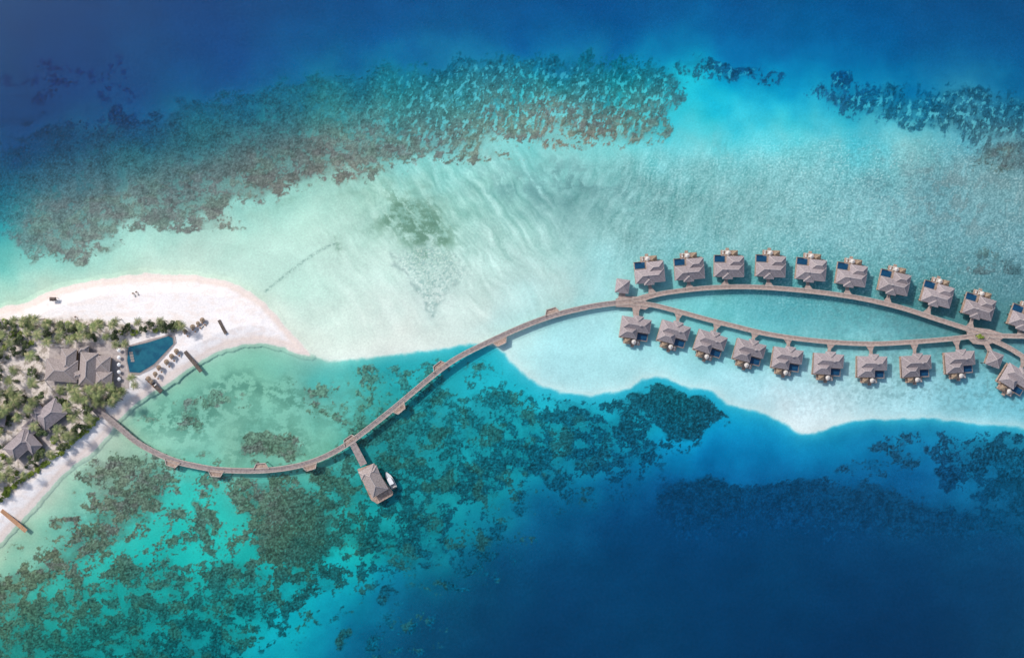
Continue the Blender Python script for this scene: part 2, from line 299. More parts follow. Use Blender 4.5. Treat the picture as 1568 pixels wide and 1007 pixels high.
w1=fbm(U/80,V/80,3); w2=fbm(U/80+50,V/80+90,3)
wa=fbm(U/16,V/16,4); wb=fbm(U/16+33,V/16+71,4)
wc=fbm(U/38+13,V/38+5,3)
N=samp(f_north,Uc+w1*40,Vc+w2*30+wc*14); So=samp(f_south,Uc+w1*40+wa*6,Vc+w2*34+wb*6)
d_bar=samp(s_bar,Uc+w1*8+wa*3,Vc+w2*8+wb*3)
d_land=samp(s_land,Uc+w1*8+wa*2.5,Vc+w2*6+wb*2.5)
d_veg=samp(s_veg,Uc+w1*14,Vc+w2*14)
def mix(A,B,t): 
    t=t[:,None]; return A+(np.asarray(B,np.float32)-A)*t
# halo on lagoon side of the sandbar, pale lip on the bar
So=mix(So,(95,208,222),.75*np.exp(-np.clip(-d_bar,0,None)/9)*ss(500,700,U))
So=mix(So,(40,175,208),.5*np.exp(-np.clip(-d_bar,0,None)/30)*ss(700,900,U))
So=mix(So,(165,217,204),.7*np.exp(-np.clip(-d_bar,0,None)/10)*ss(700,500,U))
So=mix(So,(194,217,200),.75*np.exp(-np.clip(-d_land,0,None)/9))
N=mix(N,(228,238,236),.55*np.exp(-np.clip(d_bar,0,None)/10))
N=mix(N,(205,224,206),.7*np.exp(-np.clip(-d_land,0,None)/10)*ss(520,400,U))
N=mix(N,(230,238,228),.8*np.exp(-np.clip(-d_land,0,None)/16)*ss(380,450,U))
base=So+(N-So)*ss(-4,3,d_bar)[:,None]
# sea-grass and current streaks
def streak(ang,l,wd,oct=4):
    a=math.radians(ang); x=U*math.cos(a)+V*math.sin(a); y=-U*math.sin(a)+V*math.cos(a)
    return fbm(x/l+w1*.5,(y+w2*14+wa*3)/wd,oct,.72)
st1=streak(54,70,12,5); st2=streak(112,55,11,5)
tt=ss(780,980,U); stk=st1*(1-tt)+st2*tt
nor=ss(-10,10,d_bar)*ss(170,260,V)*ss(3,-25,d_land)
def ell(x,y,rx,ry,a=0,soft=.9):
    ca,sa=math.cos(math.radians(a)),math.sin(math.radians(a)); dx=U+w1*40-x; dy=V+w2*40-y
    return np.exp(-(((dx*ca+dy*sa)/rx)**2+((-dx*sa+dy*ca)/ry)**2)*soft)
amp=10+26*ell(640,330,90,75)+20*ell(760,350,120,90)+22*ell(900,300,150,60)+16*ell(1100,300,150,80)+8*ell(700,260,200,40)
amp=amp*ss(480,620,U+V*.2)*nor*np.where(V>500,.3,1)
base=base+(stk*amp)[:,None]*np.array([1.25,1.,1.05],np.float32)
g=unif(fbm(U/26+stk*.8,V/26,5,.62))
fs=unif(fbm(U/2.8,V/2.8,2)); fm=unif(fbm(U/7,V/7,3)); fl=unif(fbm(U/45,V/45,4,.55))
gm=(ell(640,338,46,36,35)*1.0+ell(655,375,22,18)*.8+ell(575,298,80,14,8)*.3+ell(515,375,16,12)*.7+ell(435,305,40,8,-30)*.3+ell(580,345,30,14)*.3)
base=mix(base,(100,142,122),np.clip(gm*1.2*ss(.30,.95,g*.6+fm*.2+fs*.2+gm*.18),0,1)*.85*nor)
gm=ell(930,300,170,34,5)*.6+ell(860,275,60,26,0)*.5+ell(1110,210,22,44,-30)*.35+ell(1150,330,130,22,0)*.3
base=mix(base,(98,148,150),np.clip(gm*ss(.2,.85,g*.7+fs*.3),0,1)*.9*nor)
# V shaped rubble spit
V1=samp(polyseg([(598,392),(625,425),(648,455),(662,486)]),U+wa*9,V+wb*9); V2=samp(polyseg([(662,486),(672,462),(690,440),(700,432)]),U+wa*9,V+wb*9)
base=mix(base,(150,178,176),(.75*np.exp(-(V1/3.8)**2)+.55*np.exp(-(V2/3.5)**2))*ss(.1,.6,g)*nor)
VT=samp(sdf([(598,392),(640,370),(700,385),(722,420),(690,440),(662,488),(630,430)]),U+wa*8,V+wb*8)
base=mix(base,(150,188,184),ss(-4,10,VT)*ss(.4,.9,fm)*.65)
base=mix(base,(232,240,234),ss(-4,10,VT)*ss(.6,.95,fs)*.5)
PL=samp(polyseg([(405,447),(440,418),(470,396),(490,383),(512,372)]),U+wa*1.2,V+wb*1.2)
base=mix(base,(122,158,150),np.exp(-(PL/2.1)**2)*ss(.25,.6,fs)*.85)
# broad brightness patches & east rubble speckle
br=fbm(U/70+9,V/50,5,.55)
base=base+(br*16*(1-.6*ss(190,60,V))*ss(40,100,base.mean(1)))[:,None]*(.35+.65*base/200)
east=ss(1000,1250,U)*ss(150,230,V)*nor*ss(0,40,d_bar)
east=np.maximum(east,ss(860,1000,U)*ss(200,260,V)*nor*ss(440,380,V)*.7)
mot=ss(520,420,V)
base=base+((fs-.5)*30*east*mot+(fm-.5)*16*east)[:,None]
base=mix(base,(188,222,224),east*ss(.82,.98,fs)*ss(.3,.7,g)*.6*mot)
base=mix(base,(88,130,138),east*ss(.6,.98,unif(fbm(U/13,V/10,5,.65)))*.38*ss(1150,1450,U))
base=mix(base,(112,134,138),east*ell(1480,300,90,60)*ss(.4,.9,g)*.5)
base=mix(base,(70,128,134),ss(1080,1300,U)*ss(440,470,V)*ss(515,480,V)*ss(.35,.75,fm)*.35)
base=base+((fs-.5)*7)[:,None]*nor[:,None]
# soft sea-grass meadows in the enclosed lagoon
lg=unif(fbm(U/20+3,V/16+8,5,.66))
gz=ell(305,630,85,30,-8)*.95+ell(390,592,45,16,0)*.6+ell(470,612,55,24,10)*.8+ell(430,655,45,18)*.55+ell(255,650,30,30)*.5+ell(420,680,50,18,5)*.7+ell(545,640,40,34)*.5+ell(345,690,60,14)*.35+ell(160,800,60,40,-30)*.5+ell(240,745,60,30,0)*.5+ell(340,600,30,10)*.3
base=mix(base,(78,138,122),np.clip(gz*ss(.28,.85,lg*.8+fs*.2+gz*.1),0,.85)*.85*ss(0,-20,d_bar-0)*ss(-4,-16,d_land))
# coral
cv_=samp(cov,Uc+w1*22+wa*6+wc*16,Vc+w2*18+wb*6+wc*12)*ss(6,14,np.maximum(-d_bar,0)+1e3*(V<420))*ss(-4,-12,d_land)
fade=ss(-150,-90,U)*ss(1720,1660,U)*ss(-150,-90,V)*ss(1160,1100,V)
cv_=cv_*fade
rimz=ss(430,380,V)
cvm=np.clip(cv_+(fl-.5)*.5*ss(.05,.3,cv_)*ss(1.0,.7,cv_),0,1.2)
# spur-and-groove on the outer rim, clumps in the lagoon
spur=unif(fbm((U+V*.25)/12+w1,V/20+w2,5,.66))
cla=unif(fbm(U/14+w1,V/14+w2,5,.62)); clb=unif(fbm(U/34+4,V/27+7,5,.64))
sr=rimz*ss(560,700,U)*.55
cs2=unif(fbm(U/5.5,V/5.5,4,.66))
pat=cla*.42+clb*.58
pat=pat*(1-sr)+spur*sr
nn=pat*.82+cs2*.18; nn=unif(nn-nn.mean())
ew=.03+.07*fl+.07*rimz
m=ss(-1,1,(nn-(1-cvm))/ew)*ss(0,.08,cv_)
CC=samp(f_coral,Uc+w1*20,Vc+w2*20)
brown=unif(fbm(U/34,V/20,4,.62))
CC=mix(CC,(98,96,98),ss(.5,.9,brown)*.55*ss(60,95,CC[:,0]))
CC=mix(CC,(66,98,78),ss(.55,.9,unif(fbm(U/40,V/40,3)))*.35*ss(420,600,V)*ss(1000,800,U))
CC=mix(CC,(96,128,112),ss(.5,.9,unif(fbm(U/50,V/30,3)))*.35*rimz*ss(60,95,CC[:,0]))
fa=(1-.4*rimz)*(1-.6*ss(720,750,V)*ss(940,1020,U))
CC=CC*(1+((fs-.5)*.38+(cs2-.5)*.40)*fa+(cla-.5)*.22)[:,None]
# lighter sand-dust tops inside solid patches
dust=ss(.72,.96,cs2*.5+fs*.5)*ss(.5,.9,cvm)*(1-.4*rimz)
CC=CC+(base-CC)*(dust*.32)[:,None]
base=base*(1-.05*ss(.2,.7,cv_))[:,None]
# thin algal turf between the heads
turf=np.clip(rimz*ss(.15,.8,cv_)*(.34+.46*ss(.03,.5,nn))+ss(.75,1.0,cv_)*.6*(1-rimz)+.24*(1-rimz)*ss(.35,.65,cvm),0,.88)
turf=turf*(1-.4*sr)
img=base+(CC-base)*np.maximum(m*(.94-.06*rimz),turf)[:,None]
# scattered small heads
hd=unif(fbm(U/5.5,V/5.5,2)); hz=ss(.08,.2,cv_)*(1-m)
img=img+(CC-img)*(ss(.86,.93,hd)*hz*ss(.35,.7,fl)*.8)[:,None]
# bright turquoise sand pockets in the rim
pk=ss(.80,.90,unif(fbm((U+V*.2)/8+5,V/12,4,.62)))*ss(.4,.7,cv_)
pocket=mix(base*1.1,(120,218,220),np.full(U.shape,.3,np.float32)*ss(40,120,base[:,1]))
img=img+(pocket-img)*(pk*.85*ss(300,170,V)*(.25+.75*ss(450,680,U)))[:,None]
# deep water: faint wind texture
deep=ss(120,80,img[:,1])
wind=unif(fbm((U*.8+V*.6)/5,(V*.8-U*.6)/2.6,3,.6))
img=img*(1+deep*(br*.05+(fs-.5)*.06+(wind-.5)*.07))[:,None]
# slight grey haze in the colours of the water column
gl_=img.mean(1,keepdims=True); img=img+(gl_-img)*.035
img=img*np.array([1.,1.005,.975],np.float32)
# dry land
sand=np.zeros((len(U),3),np.float32)+np.array([245,239,236],np.float32)
sand=sand+((fs-.5)*6+(fm-.5)*5)[:,None]+(br*8)[:,None]
sand=mix(sand,(232,213,200),np.exp(-((d_land-7)/5.)**2)*.8)
sand=mix(sand,(218,200,186),np.exp(-((d_land-1.5)/2.2)**2)*.5)
sand=mix(sand,(236,218,206),ss(.5,.9,unif(fbm(U/22,V/9,4)))*.35*ss(0,14,d_land))
soil=np.zeros((len(U),3),np.float32)+np.array([222,209,198],np.float32)
soil=mix(soil,(146,134,118),ss(.5,.9,unif(fbm(U/9,V/9,5,.6)))*.75); soil=soil+((fs-.5)*24)[:,None]
sand=sand+(soil-sand)*(ss(-3,5,d_veg)*.9)[:,None]
lt=ss(-1.2,1.2,d_land)
img=img+(sand-img)*lt[:,None]
far=1-fade*1.0
img=mix(img,(7,61,106),np.clip(far,0,1))
img=np.clip(img,0,250)
z=samp(zc,Uc,Vc)+m*.10*ss(.05,.3,cv_)*ss(60,120,img[:,1])
landz=np.clip((d_land)*.05,-.3,1.35)+.03
z=np.where(d_land>-6,np.maximum(z,np.minimum(landz,1.4)),z)
z=z*np.clip(fade,0,1)-5*(1-np.clip(fade,0,1))
alb=(s2l(img)/ILL/(1.04-.04*lt[:,None])).astype(np.float32)
co=np.stack([(U-784)*S,(503.5-V)*S,z],1).astype(np.float32)
me=bpy.data.meshes.new('seabed_and_island')
me.vertices.add(nu*nv); me.vertices.foreach_set('co',co.ravel())
idx=np.arange(nu*nv,dtype=np.int32).reshape(nv,nu)
q=np.stack([idx[1:,:-1],idx[1:,1:],idx[:-1,1:],idx[:-1,:-1]],-1).reshape(-1,4)
me.loops.add(q.size); me.loops.foreach_set('vertex_index',q.ravel())
me.polygons.add(len(q)); me.polygons.foreach_set('loop_start',np.arange(0,q.size,4,dtype=np.int32))
try: me.polygons.foreach_set('loop_total',np.full(len(q),4,dtype=np.int32))
except Exception: pass
me.update(calc_edges=True)
me.polygons.foreach_set('use_smooth',np.ones(len(q),bool))
ca=me.color_attributes.new('ground_albedo','FLOAT_COLOR','POINT')
ca.data.foreach_set('color',np.concatenate([alb,np.ones((len(alb),1),np.float32)],1).ravel())
gm_=bpy.data.materials.new('ground_and_seabed'); gm_.use_nodes=True; nt=gm_.node_tree; b=nt.nodes['Principled BSDF']
b.inputs['Roughness'].default_value=.95; b.inputs['Specular IOR Level'].default_value=0.0
at=nt.nodes.new('ShaderNodeAttribute'); at.attribute_name='ground_albedo'
tc=nt.nodes.new('ShaderNodeTexCoord'); nz=nt.nodes.new('ShaderNodeTexNoise'); nz.inputs['Scale'].default_value=1.3; nz.inputs['Detail'].default_value=3
mr=nt.nodes.new('ShaderNodeMapRange'); mr.inputs['From Min'].default_value=.3; mr.inputs['From Max'].default_value=.7; mr.inputs['To Min'].default_value=.93; mr.inputs['To Max'].default_value=1.07
mm=nt.nodes.new('ShaderNodeVectorMath'); mm.operation='SCALE'
nt.links.new(tc.outputs['Object'],nz.inputs['Vector']); nt.links.new(nz.outputs['Fac'],mr.inputs['Value'])
nt.links.new(at.outputs['Color'],mm.inputs[0]); nt.links.new(mr.outputs[0],mm.inputs['Scale']); nt.links.new(mm.outputs[0],b.inputs['Base Color'])
me.materials.append(gm_)
obj('ground',me)

# water surface
mb=MB(); R=21000; mb.face([(-R,-R,0),(R,-R,0),(R,R,0),(-R,R,0)])
wm=bpy.data.materials.new('sea_water'); wm.use_nodes=True; nt=wm.node_tree; nt.nodes.clear()
o=nt.nodes.new('ShaderNodeOutputMaterial'); mx=nt.nodes.new('ShaderNodeMixShader'); tr=nt.nodes.new('ShaderNodeBsdfTransparent'); gl=nt.nodes.new('ShaderNodeBsdfGlossy')
gl.inputs['Roughness'].default_value=.05; fr=nt.nodes.new('ShaderNodeFresnel')
# thin unrefracted sheet: same reflectance seen from above or below (no total internal reflection)
ge=nt.nodes.new('ShaderNodeNewGeometry'); im=nt.nodes.new('ShaderNodeMapRange'); im.inputs['To Min'].default_value=1.33; im.inputs['To Max'].default_value=1/1.33
nt.links.new(ge.outputs['Backfacing'],im.inputs['Value']); nt.links.new(im.outputs[0],fr.inputs['IOR'])
tc=nt.nodes.new('ShaderNodeTexCoord'); nz=nt.nodes.new('ShaderNodeTexNoise'); nz.inputs['Scale'].default_value=.6; nz.inputs['Detail'].default_value=3
bp=nt.nodes.new('ShaderNodeBump'); bp.inputs['Distance'].default_value=.06; bp.inputs['Strength'].default_value=.5
nt.links.new(tc.outputs['Object'],nz.inputs['Vector']); nt.links.new(nz.outputs['Fac'],bp.inputs['Height'])
nt.links.new(bp.outputs[0],gl.inputs['Normal'])
nt.links.new(fr.outputs[0],mx.inputs[0]); nt.links.new(tr.outputs[0],mx.inputs[1]); nt.links.new(gl.outputs[0],mx.inputs[2]); nt.links.new(mx.outputs[0],o.inputs[0])
obj('sea_water',mb.mesh('sea_water',[wm]))

# ------------------------------------------------------------------ boardwalks
DZ=2.2
def catmull(pts,n=8):
    P=[pts[0]]+list(pts)+[pts[-1]]; out=[]
    for i in range(1,len(P)-2):
        p0,p1,p2,p3=[np.array(p,float) for p in P[i-1:i+3]]
        for k in range(n):
            t=k/n; out.append(tuple(.5*((2*p1)+(-p0+p2)*t+(2*p0-5*p1+4*p2-p3)*t*t+(-p0+3*p1-3*p2+p3)*t**3)))
    out.append(tuple(pts[-1])); return out
MAIN=[(150,628),(166,640),(185,656),(215,680),(262,703),(300,713),(340,719),(400,720),(450,714),(490,702),(528,682),(565,655),(610,619),(665,573),(700,548),(745,525),(800,500),(850,482),(900,470),(940,464),(966,461)]
UPP=[(966,461),(990,455),(1020,448),(1080,441),(1140,439),(1200,442),(1260,448),(1320,457),(1380,471),(1430,487),(1480,503),(1502,511)]
LOW=[(966,463),(1000,467),(1040,477),(1080,488),(1120,498),(1170,510),(1220,518),(1280,524),(1340,526),(1400,523),(1450,519),(1502,513)]
R1=[(1502,512),(1540,514),(1640,516)]
R2=[(1502,513),(1540,530),(1570,548),(1640,590)]
walk_pts=[]
def boardwalk(name,pts,wd,mdeck,dz=DZ,piles=True):
    P=catmull(pts); L=[W(p[0],p[1],dz) for p in P]
    e=bpy.data.objects.new(name,None); scene.collection.objects.link(e)
    d=MB(); bm=MB(); ra=MB(); pl=MB(); n=len(L)
    nr=[]
    for i in range(n):
        t=(L[min(i+1,n-1)]-L[max(i-1,0)]).normalized(); nr.append(Vector((-t.y,t.x,0)))
    h=wd/2
    for i in range(n-1):
        a,b_=L[i],L[i+1]; na,nb=nr[i],nr[i+1]
        def q(off0,off1,z0,z1,M):
            M.prism([tuple((a+na*off0)[:2]),tuple((b_+nb*off0)[:2]),tuple((b_+nb*off1)[:2]),tuple((a+na*off1)[:2])],z0,z1)
        q(-h,h,dz-.25,dz,d); q(h,h+.35,dz-.3,dz+.12,bm); q(-h-.35,-h,dz-.3,dz+.12,bm)
        for sgn in (1,-1):
            ra.bar(a+na*sgn*(h+.18)+Vector((0,0,1.0)),b_+nb*sgn*(h+.18)+Vector((0,0,1.0)),.09,.07)
        if i%2==0:
            for sgn in (1,-1):
                p=a+na*sgn*(h+.18); ra.bar((p.x,p.y,dz+.1),(p.x,p.y,dz+1.0),.1,.1)
                if piles: pl.cyl(p.x-na.x*sgn*.4,p.y-na.y*sgn*.4,-5,dz-.26,.16,.16)
    obj('deck',d.mesh(name+'_deck',[mdeck]),e); obj('edge_beams',bm.mesh(name+'_beams',[M_BEAM]),e)
    obj('railing',ra.mesh(name+'_rail',[M_BEAM]),e)
    if piles: obj('piles',pl.mesh(name+'_piles',[M_PILE]),e)
    for p in P: walk_pts.append(p)
    return e
bwe=boardwalk('boardwalk',MAIN,1.8,M_WALK)
walk_pts.clear()
boardwalk('boardwalk',UPP,1.5,M_WALKV,DZ-.01); up_pts=list(walk_pts); walk_pts.clear()
boardwalk('boardwalk',LOW,1.5,M_WALKV,DZ-.02); low_pts=list(walk_pts); walk_pts.clear()
boardwalk('boardwalk',R1,1.5,M_WALKV,DZ-.03); up_pts+=walk_pts; walk_pts.clear()
boardwalk('boardwalk',R2,1.5,M_WALKV,DZ-.04); low_pts+=walk_pts; walk_pts.clear()
# hubs
def platform(name,poly,z,m,par=None,th=.3):
    mb=MB(); mb.prism([tuple(W(x,y,z)[:2]) for x,y in poly],z-th,z); return obj(name,mb.mesh(name,[m]),par)
hub=bpy.data.objects.new('boardwalk_junction',None); scene.collection.objects.link(hub)
platform('deck',[(943,457),(956,453),(975,454),(992,449),(998,456),(988,461),(996,469),(988,474),(972,471),(955,470),(943,470)],DZ+.02,M_WALKV,hub)
platform('spur',[(946,458),(950,440),(957,440),(958,457)],DZ+.035,M_WALKV,hub)
platform('south_spur',[(968,466),(976,468),(976,486),(970,486)],DZ+.045,M_WALKV,hub)
hub2=bpy.data.objects.new('boardwalk_junction',None); scene.collection.objects.link(hub2)
platform('deck',[(1480,505),(1492,501),(1515,504),(1535,510),(1535,519),(1526,524),(1508,528),(1490,526),(1482,518)],DZ+.02,M_WALKV,hub2)
platform('spur',[(1506,526),(1514,526),(1525,545),(1518,548)],DZ+.035,M_WALKV,hub2)
mb=MB(); p=W(1503,515,DZ)
for k in range(16):
    a=2*math.pi*k/16; a2=2*math.pi*(k+1)/16
    mb.bar((p.x+3.3*math.cos(a),p.y+1.8*math.sin(a),DZ+.2),(p.x+3.3*math.cos(a2),p.y+1.8*math.sin(a2),DZ+.2),.25,.4)
obj('planter_edge',mb.mesh('planter_edge',[M_BEAM]),hub2)
# viewing bays along main boardwalk
def bay(px,py,ang,side,w0=24,w1=14,dp=8):
    a=math.radians(ang); t=np.array([math.cos(a),math.sin(a)]); n=np.array([-t[1],t[0]])*side   # image coords, n = down for side=+1
    c=np.array([px,py],float)
    P=[c-t*w0/2-n*1,c+t*w0/2-n*1,c+t*w1/2+n*dp,c-t*w1/2+n*dp]
    e=bpy.data.objects.new('viewing_bay',None); scene.collection.objects.link(e)
    platform('deck',[tuple(x) for x in P],DZ+.025,M_DECK,e)
    mb=MB(); Q=[W(x[0],x[1],DZ) for x in P]
    for i in (1,2,3):
        A=Q[i]; B=Q[(i+1)%4]; mb.bar((A.x,A.y,DZ+.25),(B.x,B.y,DZ+.25),.35,.4)
    obj('bench',mb.mesh('bench',[M_BEAM]),e)
    mb=MB()
    for i in (2,3): mb.cyl(Q[i].x*.999,Q[i].y*.999,-5,DZ-.3,.18,.18)
    obj('piles',mb.mesh('bay_piles',[M_PILE]),e)
for b_ in [(264,706,17,1),(331,721,4,1),(400,717,-3,-1),(474,711,-17,1),(537,676,-35,-1),(610,623,-40,1),(674,563,-38,-1),(765,520,-25,1),(846,480,-17,-1)]:
    bay(*b_)
platform('boardwalk_landing',[(140,628),(152,618),(162,628),(153,640)],DZ-.06,M_WALK,bwe)

# ------------------------------------------------------------------ overwater villas
def villa_meshes():
    M={}
    r=MB(); r.hip(-6.7,6.7,-4.9,1.3,4.7,7.0,0,1); r.hip(-1.2,6.6,-.8,4.5,4.65,6.7,0,1); r.hip(-3.0,1.6,-5.9,-1.5,4.6,6.1,0,1)
    r.box(-2.2,-1.4,-2.0,-1.3,6.3,7.4,1)
    M['roof']=(r.mesh('villa_roof',[M_ROOF,M_RIDGE]))
    w=MB(); w.box(-5.6,5.6,-4.0,.7,2.2,4.7,0); w.box(-.5,5.5,.7,3.5,2.2,4.6,0)
    for x in (-4.6,-2.4,2.0): w.box(x,x+1.6,.702,.76,2.4,4.3,1)
    w.box(-.56,-.505,1.2,3.2,2.4,4.3,1); w.box(.2,4.8,3.505,3.56,2.4,4.3,1)
    for x in (-4.6,3.2): w.box(x,x+1.2,-4.06,-4.005,2.9,4.2,1)
    w.box(-1.1,.1,-4.06,-4.005,2.2,4.3,1)
    M['walls']=(w.mesh('villa_walls',[M_WALL,M_GLASS]))
    d=MB(); d.box(-6.6,6.6,-4.9,5.1,1.8,2.15); d.box(-3.4,4.2,5.1,7.4,1.5,1.95); d.box(-1,0.5,7.4,8.5,.9,1.3)
    for y in (-4.85,4.95): d.box(-6.5,-3.5,y,y+.12,2.15,2.9)
    d.box(6.4,6.5,-4,4.6,2.15,3.0)
    M['deck']=(d.mesh('villa_deck',[M_DECK]))
    p=MB(); p.box(-6.4,-1.4,1.7,4.9,2.15,2.3,1); p.box(-6.2,-1.6,1.9,4.7,2.3,2.34,0)
    M['plunge_pool']=(p.mesh('villa_pool',[M_POOLV,M_POOLR]))
    t=MB()
    for x in (-5.5,-1,2.5,5.5):
        for y in (-4,0,4): t.cyl(x,y,-5,1.8,.2,.2)
    for x in (-2.8,3.6): t.cyl(x,6.8,-5,1.5,.16,.16)
    M['stilts']=(t.mesh('villa_stilts',[M_PILE]))
    f=MB()
    # daybed pavilion + loungers + umbrella
    f.hip(1.4,3.9,5.0,7.2,3.9,4.9,0,None)
    for x in (1.6,3.7):
        for y in (5.2,7.0): f.bar((x,y,1.95),(x,y,3.9),.14,.14,2)
    for x in (-2.8,-1.4):
        f.box(x,x+.7,5.4,7.0,2.15,2.35,1); f.box(x,x+.7,6.7,7.2,2.36,2.7,1)
        f.box(x+.02,x+.1,5.4,6.9,1.95,2.15,2); f.box(x+.6,x+.68,5.4,6.9,1.95,2.15,2)
    f.cyl(-.4,6.0,1.95,4.2,.05,.05,6,2)
    f.cyl(-.4,6.0,4.0,4.6,1.1,.05,10,1)
    M['terrace_furniture']=(f.mesh('villa_furniture',[M_THATCH,M_CUSH,M_TEAK]))
    return M
VM=villa_meshes()
def villa(px,py,ang,flip,linkpts):
    # ang: clockwise tilt in degrees as on the map
    rz=math.radians(-ang)+(math.pi if flip else 0)
    e=bpy.data.objects.new('overwater_villa',None); scene.collection.objects.link(e)
    e.location=(W(px,py,5).x,W(px,py,5).y,0); e.rotation_euler=(0,0,rz); 
    for k,m in VM.items(): obj(k,m,e)
    # entrance bridge
    c=Vector((e.location.x,e.location.y)); bx=Vector((-.5*math.cos(rz)+4.8*math.sin(rz),-.5*math.sin(rz)-4.8*math.cos(rz)))+c
    best=min(linkpts,key=lambda p:(Vector(W(p[0],p[1],DZ)[:2])-bx).length)
    tp=Vector(W(best[0],best[1],DZ)[:2]); dd=(tp-bx); L=dd.length; dd.normalize(); n=Vector((-dd.y,dd.x))
    tp2=tp-dd*.6; s0=bx-dd*.4
    poly=[s0+n*.75,bx+dd*L*.45+n*.75,tp2+n*2.1,tp2-n*2.1,bx+dd*L*.45-n*.75,s0-n*.75]
    mb=MB(); mb.prism([tuple(v) for v in poly],DZ-.2,DZ+.06)
    g=bpy.data.objects.new('entrance_bridge',mb.mesh('entrance_bridge',[M_WALKV])); scene.collection.objects.link(g)
    g.parent=e; g.matrix_parent_inverse=(Matrix.Translation(e.location)@Matrix.Rotation(rz,4,'Z')).inverted()
NV=[(995,416,-5),(1056,411,-4),(1117,407,1),(1181,407,3),(1243,412,6),(1305,420,9),(1371,432,13),(1437,450,16),(1501,469,17),(1572,487,20)]
SV=[(973,503,9),(1032,511,16),(1088,526,18),(1148,539,15),(1206,550,9),(1269,558,4),(1336,562,1),(1404,561,-3),(1471,555,-4),(1557,581,32)]
for x,y,a in NV: villa(x,y,a,False,up_pts)
for x,y,a in SV: villa(x,y,a,True,low_pts)
def pavilion(px,py,ang,s=6.0):
    e=bpy.data.objects.new('pavilion',None); scene.collection.objects.link(e)
    e.location=(W(px,py,4).x,W(px,py,4).y,0); e.rotation_euler=(0,0,math.radians(-ang))
    h=s/2
    r=MB(); r.hip(-h,h,-h,h,4.6,6.6,0,1); obj('roof',r.mesh('pav_roof',[M_ROOF,M_RIDGE]),e)
    d=MB(); d.box(-h+.3,h-.3,-h+.3,h-.3,1.9,DZ-.05); obj('deck',d.mesh('pav_deck',[M_DECK]),e)
    p=MB()
    for x in (-h+.5,h-.5):
        for y in (-h+.5,h-.5): p.bar((x,y,-5),(x,y,4.6),.22,.22)
    obj('posts',p.mesh('pav_posts',[M_PILE]),e)
pavilion(953,438,8,6.2); pavilion(1522,550,20,6.6)

# ------------------------------------------------------------------ arrival jetty + boat
j=bpy.data.objects.new('arrival_jetty',None); scene.collection.objects.link(j)
platform('walkway',[(535,680),(544,675),(562,709),(552,714)],DZ+.01,M_WALK,j)
platform('deck',[(547,718),(573,709),(588,735),(602,753),(601,758),(578,771),(568,765)],DZ-.1,M_DECK,j)
mb=MB()
for x,y in [(552,720),(573,714),(594,753),(579,766),(560,745),(580,730),(545,690)]:
    p=W(x,y,0); mb.cyl(p.x,p.y,-6,2.0,.22,.22)
obj('piles',mb.mesh('jetty_piles',[M_PILE]),j)
c=W(571,736,6)
mb=MB(); mb.hip(-4.0,4.0,-6.6,6.6,5.0,7.2,0,1)
obj('roof',mb.mesh('jetty_roof',[M_ROOF2,M_RIDGE]),j,(c.x,c.y,0),math.radians(30))
mb=MB(); mb.hip(-4.3,4.3,-2.0,2.0,4.9,6.4,0,1)
obj('porch_roof',mb.mesh('jetty_porch',[M_ROOF2,M_RIDGE]),j,(c.x-1.9,c.y+3.6,0),math.radians(20))
mb=MB()
for x in (-3.2,3.2):
    for y in (-5.6,0,5.6): mb.bar((x,y,DZ-.1),(x,y,5.0),.25,.25)
obj('posts',mb.mesh('jetty_posts',[M_PILE]),j,(c.x,c.y,0),math.radians(30))
# speedboat
def boat():
    mb=MB(); st=[(-4.0,1.15,.9),(-2.5,1.3,.95),(0,1.35,1.0),(2,1.15,1.1),(3.3,.65,1.22),(4.2,.06,1.35)]
    rings=[]
    for x,w,h in st: rings.append([(x,-w,h),(x,-w*.75,-.1),(x,0,-.45+max(0,x)*.12),(x,w*.75,-.1),(x,w,h)])
    for a,b in zip(rings[:-1],rings[1:]):
        for k in range(4): mb.face([a[k],a[k+1],b[k+1],b[k]],0)
    mb.face(rings[0],0)
    for a,b in zip(st[:-1],st[1:]):
        mb.face([(a[0],-a[1]*.98,a[2]-.12 if a[0]<1 else a[2]-.02),(b[0],-b[1]*.98,b[2]-.12 if b[0]<1 else b[2]-.02),(b[0],b[1]*.98,b[2]-.12 if b[0]<1 else b[2]-.02),(a[0],a[1]*.98,a[2]-.12 if a[0]<1 else a[2]-.02)],0 if a[0]>=0 else 1)
        for s in (1,-1): mb.bar((a[0],s*a[1],a[2]+.03),(b[0],s*b[1],b[2]+.03),.14,.1,0)
    mb.prism([(-1.8,-1.0),(1.0,-1.0),(1.6,-.5),(1.6,.5),(1.0,1.0),(-1.8,1.0)],2.3,2.42,0)
    for x in (-1.6,.9):
        for y in (-.9,.9): mb.bar((x,y,.85),(x,y,2.3),.07,.07,0)
    mb.face([(1.05,-.95,1.1),(1.05,.95,1.1),(.8,.85,2.28),(.8,-.85,2.28)],2)
    mb.box(-3.6,-3.0,-.95,.95,.85,1.2,1); mb.box(-4.6,-4.0,-.7,-.2,.1,1.3,2); mb.box(-4.6,-4.0,.2,.7,.1,1.3,2)
    return mb.mesh('speedboat',[M_WHITE,M_CUSH,M_GLASS])
bp_=W(598,735,1); obj('speedboat',boat(),None,(bp_.x,bp_.y,.1),math.radians(118),1.0)

